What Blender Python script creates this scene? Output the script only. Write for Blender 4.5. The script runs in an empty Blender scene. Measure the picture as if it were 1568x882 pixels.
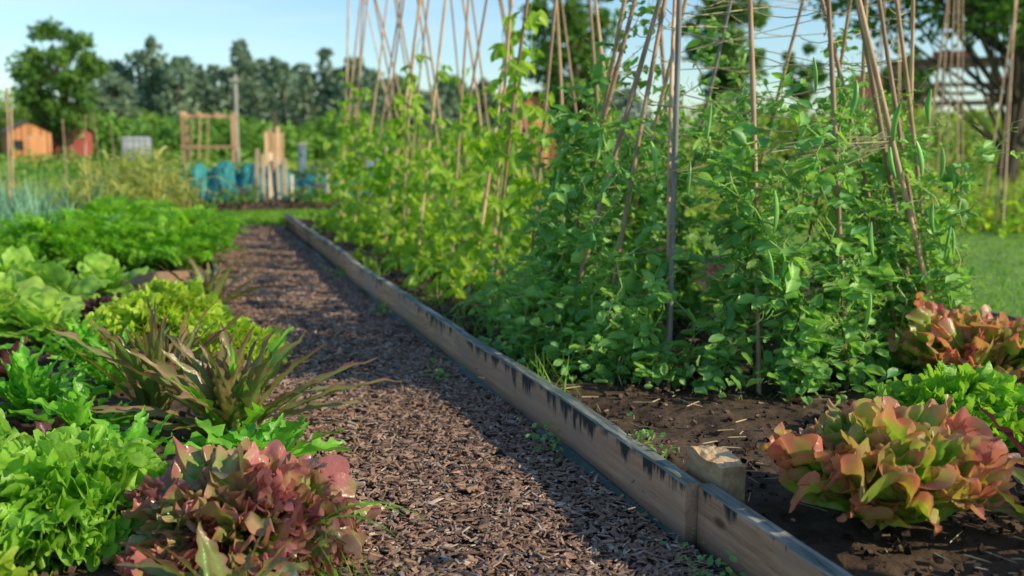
import bpy, math, numpy as np
from mathutils import Vector
R=np.random.default_rng(11)
U=R.uniform
PI=math.pi
scn=bpy.context.scene
# ---------------------------------------------------------------- builder
class M:
    def __init__(s,name,mats):
        s.name=name;s.mats=mats;s.V=[];s.Q=[];s.T=[];s.C=[];s.qm=[];s.tm=[];s.n=0
    def add(s,V,Q=None,T=None,c=None,m=0):
        V=np.asarray(V,float).reshape(-1,3);k=len(V)
        if c is None:
            c=np.zeros((k,2));c[:,1]=U()
        s.V.append(V);s.C.append(c)
        if Q is not None and len(Q):
            Q=np.asarray(Q,int);s.Q.append(Q+s.n);s.qm.append(np.full(len(Q),m))
        if T is not None and len(T):
            T=np.asarray(T,int);s.T.append(T+s.n);s.tm.append(np.full(len(T),m))
        s.n+=k
    def inst(s,t,pos,Rm,sc,m=0,rnd=None):
        V,Q,T,e=t
        pos=np.asarray(pos,float);N=len(pos);k=len(V)
        if N==0:return
        sc=np.asarray(sc,float)
        if sc.ndim==0: sc=np.full((N,3),float(sc))
        if sc.ndim==1: sc=np.repeat(sc[:,None],3,1)
        W=V[None]*sc[:,None,:]
        out=np.einsum('nij,nvj->nvi',Rm,W)+pos[:,None,:]
        if rnd is None: rnd=U(0,1,N)
        c=np.zeros((N,k,2));c[:,:,0]=e[None];c[:,:,1]=rnd[:,None]
        off=(np.arange(N)*k)[:,None,None]
        q=(Q[None]+off).reshape(-1,4) if Q is not None and len(Q) else None
        tt=(T[None]+off).reshape(-1,3) if T is not None and len(T) else None
        s.add(out.reshape(-1,3),q,tt,c.reshape(-1,2),m)
    def done(s,smooth=True,parent=None):
        me=bpy.data.meshes.new(s.name)
        V=np.concatenate(s.V);C=np.concatenate(s.C)
        Q=np.concatenate(s.Q) if s.Q else np.zeros((0,4),int)
        T=np.concatenate(s.T) if s.T else np.zeros((0,3),int)
        mi=np.concatenate(s.qm+s.tm)
        me.vertices.add(len(V));me.vertices.foreach_set('co',V.astype(np.float32).ravel())
        L=np.concatenate([Q.ravel(),T.ravel()]).astype(np.int32)
        me.loops.add(len(L));me.loops.foreach_set('vertex_index',L)
        nq,nt=len(Q),len(T)
        st=np.concatenate([np.arange(nq)*4,nq*4+np.arange(nt)*3]).astype(np.int32)
        me.polygons.add(nq+nt);me.polygons.foreach_set('loop_start',st)
        me.polygons.foreach_set('material_index',mi.astype(np.int32))
        me.polygons.foreach_set('use_smooth',np.full(nq+nt,smooth))
        me.update(calc_edges=True)
        a=me.attributes.new('lc','FLOAT_COLOR','POINT')
        cc=np.zeros((len(V),4),np.float32);cc[:,:2]=C;cc[:,3]=1
        a.data.foreach_set('color',cc.ravel())
        for m in s.mats: me.materials.append(m)
        me.validate()
        o=bpy.data.objects.new(s.name,me);scn.collection.objects.link(o)
        if parent: o.parent=parent
        return o
def nrm(a): return a/(np.linalg.norm(a,axis=-1,keepdims=True)+1e-9)
def frames(d,up):
    d=nrm(np.asarray(d,float));x=nrm(np.cross(d,up));z=np.cross(x,d)
    return np.stack([x,d,z],-1)
def rdir(N): return nrm(R.normal(size=(N,3)))
def gridq(a,b):
    i=np.arange(a-1)[:,None]*b+np.arange(b-1)[None]
    i=i.ravel();return np.stack([i,i+1,i+b+1,i+b],1)
def tube(P,r,k=5):
    P=np.asarray(P,float);n=len(P);r=np.broadcast_to(np.asarray(r,float),(n,))
    t=nrm(np.gradient(P,axis=0));ref=np.array([.31,.27,.91]) if abs(t[0,2])<.8 else np.array([.9,.3,.1])
    x=nrm(np.cross(t,ref));y=np.cross(t,x)
    a=np.arange(k)*2*PI/k
    V=P[:,None]+r[:,None,None]*(np.cos(a)[None,:,None]*x[:,None]+np.sin(a)[None,:,None]*y[:,None])
    i=np.arange(n-1)[:,None]*k;j=np.arange(k)[None];j2=(j+1)%k
    Q=np.stack([(i+j).ravel(),(i+j2).ravel(),(i+k+j2).ravel(),(i+k+j).ravel()],1)
    return V.reshape(-1,3),Q
def lgrid(nu,nv,w,zf,yf=None):
    y=np.linspace(0,1,nv)[:,None]*np.ones((1,nu));u=np.linspace(-1,1,nu)[None]*np.ones((nv,1))
    x=u*w(y);yy=y if yf is None else yf(u,y)
    V=np.stack([x,yy,zf(u,y)],-1).reshape(-1,3)
    return V,gridq(nv,nu),None,np.abs(u).ravel()*1.0
T_pea=lgrid(5,5,lambda y:.36*np.sin(PI*np.clip(y*.96+.03,0,1))**.55,lambda u,y:.16*u*u-.22*y*y+.04*np.sin(9*y)*u)
T_bean=lgrid(5,7,lambda y:.62*(1.001-y)**.62*(y+.1)**.3,lambda u,y:.10*np.abs(u)-.35*y*y+.03*np.sin(8*y+u*2),lambda u,y:y-.16*np.abs(u)**1.5*(1-y)**3)
T_blade=lgrid(2,4,lambda y:.5*(1.02-y)**.7,lambda u,y:-.25*y*y)
_k=np.array([[0,0,0],[.36,.45,.06],[0,1,-.12],[-.36,.5,.08]],float)
T_kite=(_k,np.array([[0,1,2,3]]),None,np.zeros(4))
_h=np.array([[0,0,0],[.3,.3,.07],[.26,.72,.02],[0,1,-.12],[-.28,.7,.05],[-.3,.28,.04]],float)
T_leaf=(_h,np.array([[0,1,2,3],[0,3,4,5]]),None,np.zeros(6))
def mkpod():
    n=9;t=np.linspace(0,1,n);P=np.stack([.06*np.sin(PI*t),t,-.02*t],1)
    r=.09*np.sin(PI*np.clip(t*.94+.03,0,1))**.5
    V,Q=tube(P,r,6);c=np.repeat(P,6,0);V=c+(V-c)*np.array([.95,1,.55]);return V,Q,None,np.zeros(len(V))
T_pod=mkpod()
def mktend(s):
    t=np.linspace(0,1,18);a=t*t*14
    r=.12*t
    P=np.stack([r*np.cos(a+s),.75*t+.1*np.sin(a),r*np.sin(a+s)+.1*t],1)
    V,Q=tube(P,.014-.007*t,3);return V,Q,None,np.zeros(len(V))
T_tend=[mktend(0),mktend(2),mktend(4)]
def mkfrond():
    V=[];Q=[];n=0
    def kite(p,d,l,w):
        nonlocal n
        d=d/np.linalg.norm(d);s=np.cross(d,[0,0,1]);s=s/np.linalg.norm(s)
        for q in (p,p+d*l*.5+s*w,p+d*l,p+d*l*.5-s*w): V.append(q)
        Q.append([n,n+1,n+2,n+3]);n+=4
    c=lambda t:np.array([0,t*.7,t*1.1-.6*t*t*t])
    for i in range(10):
        a=c(i/10);b=c((i+1)/10);kite(a,b-a,np.linalg.norm(b-a)*1.1,.007)
    for i in range(8):
        t=.3+.7*i/8;p=c(t);tg=c(t+.02)-c(t);tg/=np.linalg.norm(tg)
        L=.28*(1-.6*(t-.3)/.7)
        for sd in (-1,1):
            d=np.array([sd*1.,0,0])+tg*.7+R.normal(size=3)*.15;d/=np.linalg.norm(d)
            kite(p,d,L,.006)
            for j in range(5):
                q=p+d*L*(.3+.7*j/5)
                for s2 in (-1,1):
                    e=d+tg*s2*.8+R.normal(size=3)*.3;kite(q,e,.08*U(.7,1.2),.020)
    return np.array(V),np.array(Q),None,np.zeros(n)
T_frond=[mkfrond() for _ in range(3)]
_c=np.array([[-.5,-.5,0],[.45,-.42,0],[.5,.42,0],[-.4,.5,0],[-.42,-.4,1],[.3,-.45,.8],[.42,.35,1],[-.35,.4,.9]],float)
T_chip=(_c,np.array([[4,5,6,7],[0,1,5,4],[1,2,6,5],[2,3,7,6],[3,0,4,7]]),None,np.zeros(8))
# ---------------------------------------------------------------- materials
def newmat(n):
    m=bpy.data.materials.new(n);m.use_nodes=True;nt=m.node_tree;nt.nodes.clear()
    return m,nt,nt.nodes,nt.links
def mixc(nt,f,a,b,mode='MIX'):
    x=nt.nodes.new('ShaderNodeMix');x.data_type='RGBA';x.blend_type=mode
    for s,v in ((x.inputs[0],f),(x.inputs[6],a),(x.inputs[7],b)):
        if isinstance(v,(int,float)): s.default_value=v
        elif isinstance(v,tuple): s.default_value=(*v,1)
        else: nt.links.new(v,s)
    return x.outputs[2]
def ramp(nt,v,p):
    r=nt.nodes.new('ShaderNodeMapRange');r.inputs[1].default_value=p[0];r.inputs[2].default_value=p[1]
    nt.links.new(v,r.inputs[0]);return r.outputs[0]
def noisen(nt,scale,det=3,vec=None,rough=.6):
    n=nt.nodes.new('ShaderNodeTexNoise');n.inputs['Scale'].default_value=scale;n.inputs['Detail'].default_value=det
    n.inputs['Roughness'].default_value=rough
    if vec is None:
        g=nt.nodes.new('ShaderNodeNewGeometry');vec=g.outputs['Position']
    nt.links.new(vec,n.inputs['Vector']);return n.outputs['Fac']
def leafmat(name,dark,light,edge=None,er=(.5,1),tr=.4,rough=.45,ns=14,bump=.0,trc=None,en=.5,spec=.4,gain=1.25,ed=.65):
    m,nt,N,L=newmat(name)
    dark=tuple(min(.62,x*gain) for x in dark);light=tuple(min(.62,x*gain) for x in light)
    at=N.new('ShaderNodeAttribute');at.attribute_name='lc'
    sp=N.new('ShaderNodeSeparateColor');L.new(at.outputs['Color'],sp.inputs[0])
    nz=noisen(nt,ns,3)
    c=mixc(nt,sp.outputs[1],dark,light)
    nr=ramp(nt,nz,(.3,.7))
    c2=mixc(nt,nr,(.66,.70,.62),(1.25,1.2,1.1))
    c=mixc(nt,1.0,c,c2,'MULTIPLY')
    if edge:
        ad=N.new('ShaderNodeMath');ad.operation='MULTIPLY_ADD';L.new(nz,ad.inputs[0]);ad.inputs[1].default_value=en;L.new(sp.outputs[0],ad.inputs[2])
        ad2=N.new('ShaderNodeMath');ad2.operation='SUBTRACT';L.new(ad.outputs[0],ad2.inputs[0]);ad2.inputs[1].default_value=en*.5
        f=ramp(nt,ad2.outputs[0],er)
        nz2=noisen(nt,ns*.35,2)
        ec=mixc(nt,ramp(nt,nz2,(.35,.65)),edge,tuple(x*ed for x in edge))
        c=mixc(nt,f,c,ec)
    p=N.new('ShaderNodeBsdfPrincipled');p.inputs['Roughness'].default_value=rough
    p.inputs['Specular IOR Level'].default_value=spec
    L.new(c,p.inputs['Base Color'])
    t=N.new('ShaderNodeBsdfTranslucent')
    tc=mixc(nt,1.0,c,trc or (1.6,1.5,.7),'MULTIPLY');L.new(tc,t.inputs[0])
    if bump:
        b=N.new('ShaderNodeBump');b.inputs['Strength'].default_value=bump;b.inputs['Distance'].default_value=.01
        L.new(noisen(nt,ns*5,2),b.inputs['Height']);L.new(b.outputs[0],p.inputs['Normal'])
    ms=N.new('ShaderNodeMixShader');ms.inputs[0].default_value=tr
    L.new(p.outputs[0],ms.inputs[1]);L.new(t.outputs[0],ms.inputs[2])
    o=N.new('ShaderNodeOutputMaterial');L.new(ms.outputs[0],o.inputs[0]);return m
def solid(name,dark,light,ns=8,rough=.8,bump=.3,stretch=None,use_attr=True,bd=.01,spec=.3):
    m,nt,N,L=newmat(name)
    g=N.new('ShaderNodeNewGeometry');vec=g.outputs['Position']
    if stretch:
        mp=N.new('ShaderNodeMapping');mp.inputs['Scale'].default_value=stretch;L.new(vec,mp.inputs[0]);vec=mp.outputs[0]
    nz=noisen(nt,ns,5,vec)
    c=mixc(nt,ramp(nt,nz,(.3,.7)),dark,light)
    if use_attr:
        at=N.new('ShaderNodeAttribute');at.attribute_name='lc'
        sp=N.new('ShaderNodeSeparateColor');L.new(at.outputs['Color'],sp.inputs[0])
        c=mixc(nt,1.0,c,mixc(nt,sp.outputs[1],(.6,.6,.6),(1.4,1.4,1.4)),'MULTIPLY')
    p=N.new('ShaderNodeBsdfPrincipled');p.inputs['Roughness'].default_value=rough;p.inputs['Specular IOR Level'].default_value=spec
    L.new(c,p.inputs['Base Color'])
    b=N.new('ShaderNodeBump');b.inputs['Strength'].default_value=bump;b.inputs['Distance'].default_value=bd
    L.new(nz,b.inputs['Height']);L.new(b.outputs[0],p.inputs['Normal'])
    o=N.new('ShaderNodeOutputMaterial');L.new(p.outputs[0],o.inputs[0]);return m
m_lollo=leafmat('lollo_leaf',(.26,.47,.02),(.38,.58,.04),(.54,.72,.09),(.6,1.05),.42,.4,20,.2)
m_green=leafmat('lettuce_leaf_green',(.10,.35,.02),(.19,.47,.03),(.38,.64,.09),(.6,1.1),.42,.38,20,.25)
m_redfr=leafmat('lettuce_leaf_red',(.14,.36,.04),(.24,.42,.06),(.60,.22,.19),(.50,1.0),.32,.3,7,.4,(1.4,1.1,.8),1.6,.65,1.25,.62)
m_batav=leafmat('lettuce_leaf_batavia',(.20,.46,.05),(.36,.56,.08),(.68,.26,.20),(.76,1.04),.4,.36,8,.3,(1.4,1.25,.7),.9,.5,1.25,.75)
m_spiky=leafmat('lettuce_leaf_spiky',(.15,.27,.05),(.22,.22,.08),(.32,.12,.10),(.45,1.0),.32,.33,12,.2,(1.4,1.2,.7),1.0,.55)
m_oakg=leafmat('lettuce_leaf_oak_green',(.10,.33,.03),(.20,.48,.05),None,(0,1),.42,.35,16,.2)
m_dark=leafmat('beet_leaf',(.07,.03,.04),(.14,.05,.06),None,(0,1),.2,.35,16,.2,(1.3,.8,.8))
m_pale=leafmat('chard_leaf',(.20,.42,.06),(.34,.54,.10),None,(0,1),.42,.4,10,.3)
m_carrot=leafmat('carrot_leaf',(.12,.36,.02),(.28,.54,.05),None,(0,1),.48,.5,8)
m_leek=leafmat('leek_leaf',(.10,.24,.16),(.22,.40,.26),None,(0,1),.25,.5,5,0,(1.2,1.2,.9))
m_dry=leafmat('dry_stalk_leaf',(.24,.33,.07),(.64,.48,.17),None,(0,1),.4,.6,5)
m_pea=leafmat('pea_leaf',(.10,.27,.09),(.26,.45,.13),None,(0,1),.38,.42,9,0,(1.5,1.5,.6),.5,.4,1.38)
m_peast=leafmat('pea_stem',(.26,.42,.12),(.42,.54,.20),None,(0,1),.3,.5,9)
m_pod=leafmat('pea_pod',(.15,.38,.07),(.22,.46,.10),None,(0,1),.15,.35,9)
m_bean=leafmat('bean_leaf',(.12,.30,.03),(.34,.49,.06),None,(0,1),.5,.42,9,0,(1.6,1.5,.6))
m_grass=leafmat('grass_blade',(.09,.23,.02),(.21,.38,.04),None,(0,1),.4,.5,2)
m_rough=leafmat('rough_grass_blade',(.16,.29,.04),(.42,.45,.11),None,(0,1),.4,.6,2)
m_bush=leafmat('bush_leaf',(.07,.19,.03),(.18,.33,.05),None,(0,1),.3,.5,1.2)
m_bushy=leafmat('bush_leaf_light',(.13,.24,.04),(.28,.38,.07),None,(0,1),.35,.5,1.2)
m_tree=leafmat('tree_leaf',(.045,.13,.025),(.14,.26,.04),None,(0,1),.3,.5,.8)
m_popl=leafmat('poplar_leaf_hazed',(.10,.16,.12),(.18,.26,.155),None,(0,1),.25,.6,.3,0,(1.1,1.2,1.0))  # distance haze painted into the leaf colour as a lighter, bluer green
m_cab=leafmat('cabbage_leaf',(.07,.16,.09),(.16,.28,.14),None,(0,1),.2,.45,5)
m_fl=leafmat('marigold_petal',(.7,.14,.01),(.85,.28,.02),None,(0,1),.3,.5,5,0,(1.2,1,.6))
m_bark=solid('bark',(.05,.035,.025),(.13,.10,.07),6)
m_brown=solid('brown_timber',(.15,.09,.055),(.27,.17,.11),5)
m_cane=solid('bamboo_cane',(.34,.19,.11),(.62,.43,.27),9,.55,.2,(3,3,.6))
m_caneg=solid('grey_cane',(.16,.15,.15),(.28,.26,.25),9,.6,.2,(3,3,.6))
m_twine=solid('straw_twine',(.36,.30,.17),(.58,.50,.30),30,.8,.2)
m_soil=solid('soil',(.042,.028,.019),(.125,.085,.058),9,.95,.8,None,True,.03,.15)
m_chip=solid('wood_chip',(.115,.066,.043),(.37,.225,.145),25,.6,.4,None,True,.004,.45)
m_chipg=solid('wood_chip_grey',(.25,.185,.145),(.52,.41,.32),25,.55,.4,None,True,.004,.5)
m_path=solid('path_mulch',(.03,.018,.012),(.10,.06,.04),40,.95,.9,None,False,.02,.2)
m_shedo=solid('shed_timber_orange',(.44,.17,.07),(.60,.27,.11),3,.7,.2,(3,3,.4))
m_shedr=solid('shed_timber_red',(.30,.06,.05),(.42,.10,.08),3,.7,.2,(3,3,.4))
m_roof=solid('roof_felt',(.10,.09,.09),(.20,.18,.17),5,.9,.3)
m_pine=solid('pale_timber',(.46,.34,.22),(.68,.54,.37),5,.7,.2,(3,3,.5))
m_saw=solid('sawn_stake_wood',(.30,.18,.09),(.58,.41,.23),30,.75,.6,(1.5,.5,1),True,.01)
m_frame=solid('frame_timber',(.42,.25,.14),(.62,.40,.24),5,.7,.2,(3,3,.5))
m_white=solid('white_plastic',(.50,.56,.62),(.68,.72,.76),3,.5,.1)
m_net=leafmat('teal_net',(.03,.24,.26),(.09,.40,.40),None,(0,1),.35,.6,3,0,(1,1,1))
m_grey=solid('grey_post',(.22,.21,.19),(.36,.34,.31),4,.8,.2)
m_brick=solid('red_roof_tile',(.24,.08,.055),(.36,.14,.09),3,.8,.2)
m_blue=solid('blue_grey_metal',(.10,.15,.20),(.16,.22,.28),3,.5,.1)
m_dgl=solid('dark_glass',(.02,.025,.03),(.04,.05,.06),3,.15,.0)
m_memb=solid('weed_membrane',(.008,.035,.028),(.02,.06,.05),20,.6,.3)
def boardmat(top):
    m,nt,N,L=newmat('board_top_weathered' if top else 'board_side_wood')
    g=N.new('ShaderNodeNewGeometry');pos=g.outputs['Position']
    mp=N.new('ShaderNodeMapping');mp.inputs['Scale'].default_value=(30,1.6,30);L.new(pos,mp.inputs[0])
    gr=noisen(nt,1.6,6,mp.outputs[0],.7)
    pa=noisen(nt,2.2,4,pos)
    if top: c=mixc(nt,ramp(nt,gr,(.35,.66)),(.05,.07,.06),(.52,.49,.41))
    else: c=mixc(nt,ramp(nt,gr,(.3,.7)),(.33,.175,.09),(.72,.46,.275))
    c=mixc(nt,ramp(nt,pa,(.42,.7)),c,(.40,.30,.23) if not top else (.06,.12,.10))
    at=N.new('ShaderNodeAttribute');at.attribute_name='lc'
    sp=N.new('ShaderNodeSeparateColor');L.new(at.outputs['Color'],sp.inputs[0])
    c=mixc(nt,1.0,c,mixc(nt,sp.outputs[1],(.80,.78,.80),(1.15,1.1,1.03)),'MULTIPLY')
    if not top:
        mp2=N.new('ShaderNodeMapping');mp2.inputs['Scale'].default_value=(1,9,2.2);L.new(pos,mp2.inputs[0])
        st=noisen(nt,1.5,4,mp2.outputs[0],.65)
        big=noisen(nt,1.1,1,pos)
        sx=N.new('ShaderNodeSeparateXYZ');L.new(pos,sx.inputs[0])
        h=ramp(nt,sx.outputs[2],(.02,.165))
        a=N.new('ShaderNodeMath');a.operation='MULTIPLY_ADD';L.new(h,a.inputs[0]);a.inputs[1].default_value=.40;L.new(st,a.inputs[2])
        a2=N.new('ShaderNodeMath');a2.operation='MULTIPLY_ADD';L.new(big,a2.inputs[0]);a2.inputs[1].default_value=.5;L.new(a.outputs[0],a2.inputs[2])
        c=mixc(nt,ramp(nt,a2.outputs[0],(1.10,1.19)),c,(.03,.036,.034))
        kn=N.new('ShaderNodeTexVoronoi');kn.inputs['Scale'].default_value=1.0
        mp3=N.new('ShaderNodeMapping');mp3.inputs['Scale'].default_value=(1,3.2,7);L.new(pos,mp3.inputs[0]);L.new(mp3.outputs[0],kn.inputs['Vector'])
        kf=ramp(nt,kn.outputs['Distance'],(.12,.06))
        c=mixc(nt,kf,c,(.16,.07,.035))
        dirt=ramp(nt,sx.outputs[2],(.06,0.0))
        c=mixc(nt,dirt,c,(.08,.055,.04))
    p=N.new('ShaderNodeBsdfPrincipled');p.inputs['Roughness'].default_value=.7;L.new(c,p.inputs['Base Color']);p.inputs['Specular IOR Level'].default_value=.25
    b=N.new('ShaderNodeBump');b.inputs['Strength'].default_value=.5;b.inputs['Distance'].default_value=.004
    L.new(gr,b.inputs['Height']);L.new(b.outputs[0],p.inputs['Normal'])
    o=N.new('ShaderNodeOutputMaterial');L.new(p.outputs[0],o.inputs[0]);return m
m_bs=boardmat(False);m_bt=boardmat(True)
# ---------------------------------------------------------------- ground
def groundmat():
    m,nt,N,L=newmat('ground_grass_soil')
    a=noisen(nt,.25,5);b=noisen(nt,6,5)
    c=mixc(nt,ramp(nt,b,(.3,.7)),(.07,.17,.02),(.19,.34,.05))
    c=mixc(nt,ramp(nt,a,(.5,.72)),c,(.22,.26,.08))
    p=N.new('ShaderNodeBsdfPrincipled');p.inputs['Roughness'].default_value=.9;L.new(c,p.inputs['Base Color'])
    bb=N.new('ShaderNodeBump');bb.inputs['Strength'].default_value=.6;bb.inputs['Distance'].default_value=.03;L.new(b,bb.inputs['Height']);L.new(bb.outputs[0],p.inputs['Normal'])
    o=N.new('ShaderNodeOutputMaterial');L.new(p.outputs[0],o.inputs[0]);return m
m_ground=groundmat()
g=M('ground',[m_ground])
xs=np.linspace(-500,500,60);X,Y=np.meshgrid(xs,xs)
g.add(np.stack([X,Y,np.full_like(X,-.03)],-1),gridq(60,60));g.done()
def nz2(x,y,seed=0,oct=4,f=1.0):
    r=np.random.default_rng(seed);o=np.zeros_like(x);a=1.
    for i in range(oct):
        for _ in range(4):
            t=r.uniform(0,2*PI);p=r.uniform(0,2*PI);o+=a*np.sin(f*(x*math.cos(t)+y*math.sin(t))+p)/4
        f*=2.1;a*=.55
    return o
def sheet(name,x0,x1,y0,y1,z,amp,step,mat,f=8,seed=1):
    nx=int((x1-x0)/step)+2;ny=int((y1-y0)/step)+2
    X,Y=np.meshgrid(np.linspace(x0,x1,nx),np.linspace(y0,y1,ny))
    o=M(name,[mat]);Z=z+amp*nz2(X,Y,seed,5,f)
    o.add(np.stack([X,Y,Z],-1),gridq(ny,nx),None,np.stack([X.ravel()*0,np.full(X.size,.5)],1));return o
p=sheet('woodchip_path',.2,1.2,.8,13.0,-.004,.009,.04,m_path)
N_=60000
yy=.9+12.1*U(0,1,N_)**1.65;xx=U(.18,1.17,N_)
big=(U(0,1,N_)<.06)*.7+1
sc=np.stack([U(.010,.036,N_)*big,U(.003,.010,N_)*big,U(.001,.0035,N_)],1)*(1+ (yy/12)[:,None]*.9)
d=R.normal(size=(N_,3));d[:,2]*=.22;up=R.normal(size=(N_,3))*.32+[0,0,1]
Fm=frames(d,up);Fm=Fm[:,:,[1,0,2]]
zz=U(0,.012,N_)+.009*nz2(xx,yy,1,5,8);rn=U(0,1,N_)
sel=U(0,1,N_)<.18
Pp=np.stack([xx,yy,zz],1)
p.mats=[m_path,m_chip,m_chipg]
p.inst(T_chip,Pp[~sel],Fm[~sel],sc[~sel],1,rn[~sel]);p.inst(T_chip,Pp[sel],Fm[sel],sc[sel]*.9,2,rn[sel]);p.done(False)
def clods(o,x0,x1,y0,y1,z,n,s=(.006,.03)):
    P=np.stack([U(x0,x1,n),U(y0,y1,n),np.full(n,z)+U(-.005,.02,n)],1)
    k=U(0,1,n)**3;q=s[0]+(s[1]-s[0])*k
    o.inst(T_chip,P,frames(rdir(n),rdir(n)),np.stack([q*U(.7,1.3,n),q*U(.7,1.3,n),q*.8],1),0)
s=sheet('raised_bed_soil',1.2,4.2,.6,13.1,.085,.02,.04,m_soil,9,2);clods(s,1.22,4.1,1.2,8,.085,16000,(.003,.022))
s.mats=[m_soil,m_twine,m_chip]
n=380;P=np.stack([U(1.25,3.2,n),U(1.3,6,n),np.full(n,.112)],1);d=R.normal(size=(n,3));d[:,2]*=.12
s.inst(T_chip,P,frames(d,np.tile([0,0,1.],(n,1)))[:,:,[1,0,2]],np.stack([U(.02,.09,n),U(.0015,.003,n),U(.002,.003,n)],1),1)
s.inst(T_chip,P+R.normal(size=(n,3))*[.3,.3,0],frames(d,np.tile([0,0,1.],(n,1))),np.stack([U(.01,.03,n),U(.005,.012,n),U(.002,.005,n)],1),2);s.done(False)
s=sheet('left_bed_soil',-2.4,.2,.6,7.3,.03,.018,.06,m_soil,9,3);clods(s,-1.5,.2,1.5,7,.03,3000,(.004,.026));s.done(False)
s=sheet('carrot_bed_soil',-4,.22,7.6,15.5,.03,.02,.12,m_soil,6,4);s.done(False)
s=sheet('far_bed_soil',-1.5,3.8,15.4,20.5,.03,.05,.12,m_soil,4,5);clods(s,-1,3.8,15.4,18,.05,1500,(.03,.09));s.done(False)
def board(o,x,y0,y1,z0,z1,th,skew=0,seed=0):
    n=max(3,int(abs(y1-y0)/.08));ys=np.linspace(y0,y1,n);r=U()
    b=.005
    prof=[(0,z0,1),(0,z1-b,1),(b,z1,0),(th-b,z1,0),(th,z1-b,1),(th,z0,1)]
    wob=.004*np.sin(ys*2.1+seed)+skew*(ys-y0);wz=.004*np.sin(ys*3.3+seed*2)
    jit=R.normal(size=(n,6,2))*.0015
    V=np.zeros((n,6,3))
    for i,(px,pz,_) in enumerate(prof):
        V[:,i,0]=x+px+wob+jit[:,i,0];V[:,i,1]=ys;V[:,i,2]=pz+(wz if pz>z0 else 0)+jit[:,i,1]
    i=np.arange(n-1)[:,None]*6
    for j in range(5):
        q=np.stack([i+j,i+j+1,i+6+j+1,i+6+j],-1).reshape(-1,4)
        base=V.reshape(-1,3)
        o.add(base,q,None,np.tile([0,r],(len(base),1)),1 if j in(1,2,3) else 0)
    for e in(0,n-1):
        o.add(V[e],[[0,1,4,5],[1,2,3,4]],None,np.tile([0,r*.5],(6,1)),0)
e=bpy.data.objects.new('raised_bed_edging',None);scn.collection.objects.link(e)
for i,(x,y0,y1,zt,sk) in enumerate([(1.185,.9,2.13,.16,.012),(1.165,2.137,4.35,.17,.0),(1.168,4.356,7.6,.165,.0),(1.19,7.607,10.3,.168,.006),(1.205,10.306,13.05,.165,.014)]):
    o=M('edge_board_%d'%(i+1),[m_bs,m_bt]);board(o,x,y0,y1,-.02,zt,.046,sk,i*1.7);o.done(False,e)
o=M('far_end_board',[m_bs,m_bt]);board(o,4.2,.8,13,-.02,.10,.035,0,5);o.done(False,e)
def box(name,parent,size,loc,mat,rz=0,bev=.0,rx=0,ry=0):
    x,y,z=[v/2 for v in size]
    V=np.array([[a*x,b*y,c*z] for a in(-1,1) for b in(-1,1) for c in(-1,1)],float)
    Q=[[0,1,3,2],[4,6,7,5],[0,4,5,1],[2,3,7,6],[0,2,6,4],[1,5,7,3]]
    o=M(name,[mat]);o.add(V,Q);ob=o.done(False,parent);ob.location=loc;ob.rotation_euler=(rx,ry,rz)
    if bev:
        b=ob.modifiers.new('b','BEVEL');b.width=bev;b.segments=2
    return ob
def empty(n,loc=(0,0,0),rz=0):
    e=bpy.data.objects.new(n,None);scn.collection.objects.link(e);e.location=loc;e.rotation_euler=(0,0,rz);return e
pk=M('wooden_stake',[m_saw,m_bs])
w,l=.07,.165
nx,ny=6,12
X,Y=np.meshgrid(np.linspace(-w/2,w/2,nx),np.linspace(-l/2,l/2,ny))
Z=.216+.006*np.sin(Y*45+X*30)+.10*X+.002*R.normal(size=X.shape)
Z[Y<-.06]-=.012
top=np.stack([X,Y,Z],-1)
pk.add(top,gridq(ny,nx),None,np.tile([0,.8],(nx*ny,1)),0)
ring=np.concatenate([top[0,:],top[1:,-1],top[-1,::-1][1:],top[::-1,0][1:]])
bot=ring.copy();bot[:,2]=-.05
n=len(ring);V=np.concatenate([ring,bot]);i=np.arange(n-1)
pk.add(V,np.stack([i,i+1,i+1+n,i+n],1),None,np.tile([0,.35],(2*n,1)),0)
ob=pk.done(False);ob.location=(1.278,2.19,0);ob.rotation_euler=(0,0,.05)
mb=M('weed_membrane_strip',[m_memb])
ys=np.linspace(.9,12.8,240);
mb.add(np.stack([np.stack([1.162+.003*np.sin(ys*9),ys,np.full(240,.022)+.006*np.sin(ys*5)],1),np.stack([1.148+.01*np.sin(ys*4),ys,np.full(240,.010)+.003*np.sin(ys*17)],1)],1).reshape(-1,3),gridq(240,2));mb.done()
o=empty('left_bed_edging')
b1=M('side_board',[m_bs,m_bt]);board(b1,.17,.9,7.3,-.02,.08,.035,0,2);b1.done(False,o)
box('cross_board',o,(2.6,.04,.14),(-1.12,7.45,.05),m_bs)
b1=M('carrot_bed_side_board',[m_bs,m_bt]);board(b1,.2,7.6,12.9,-.02,.08,.035,0,3);b1.done(False,o)
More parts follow.
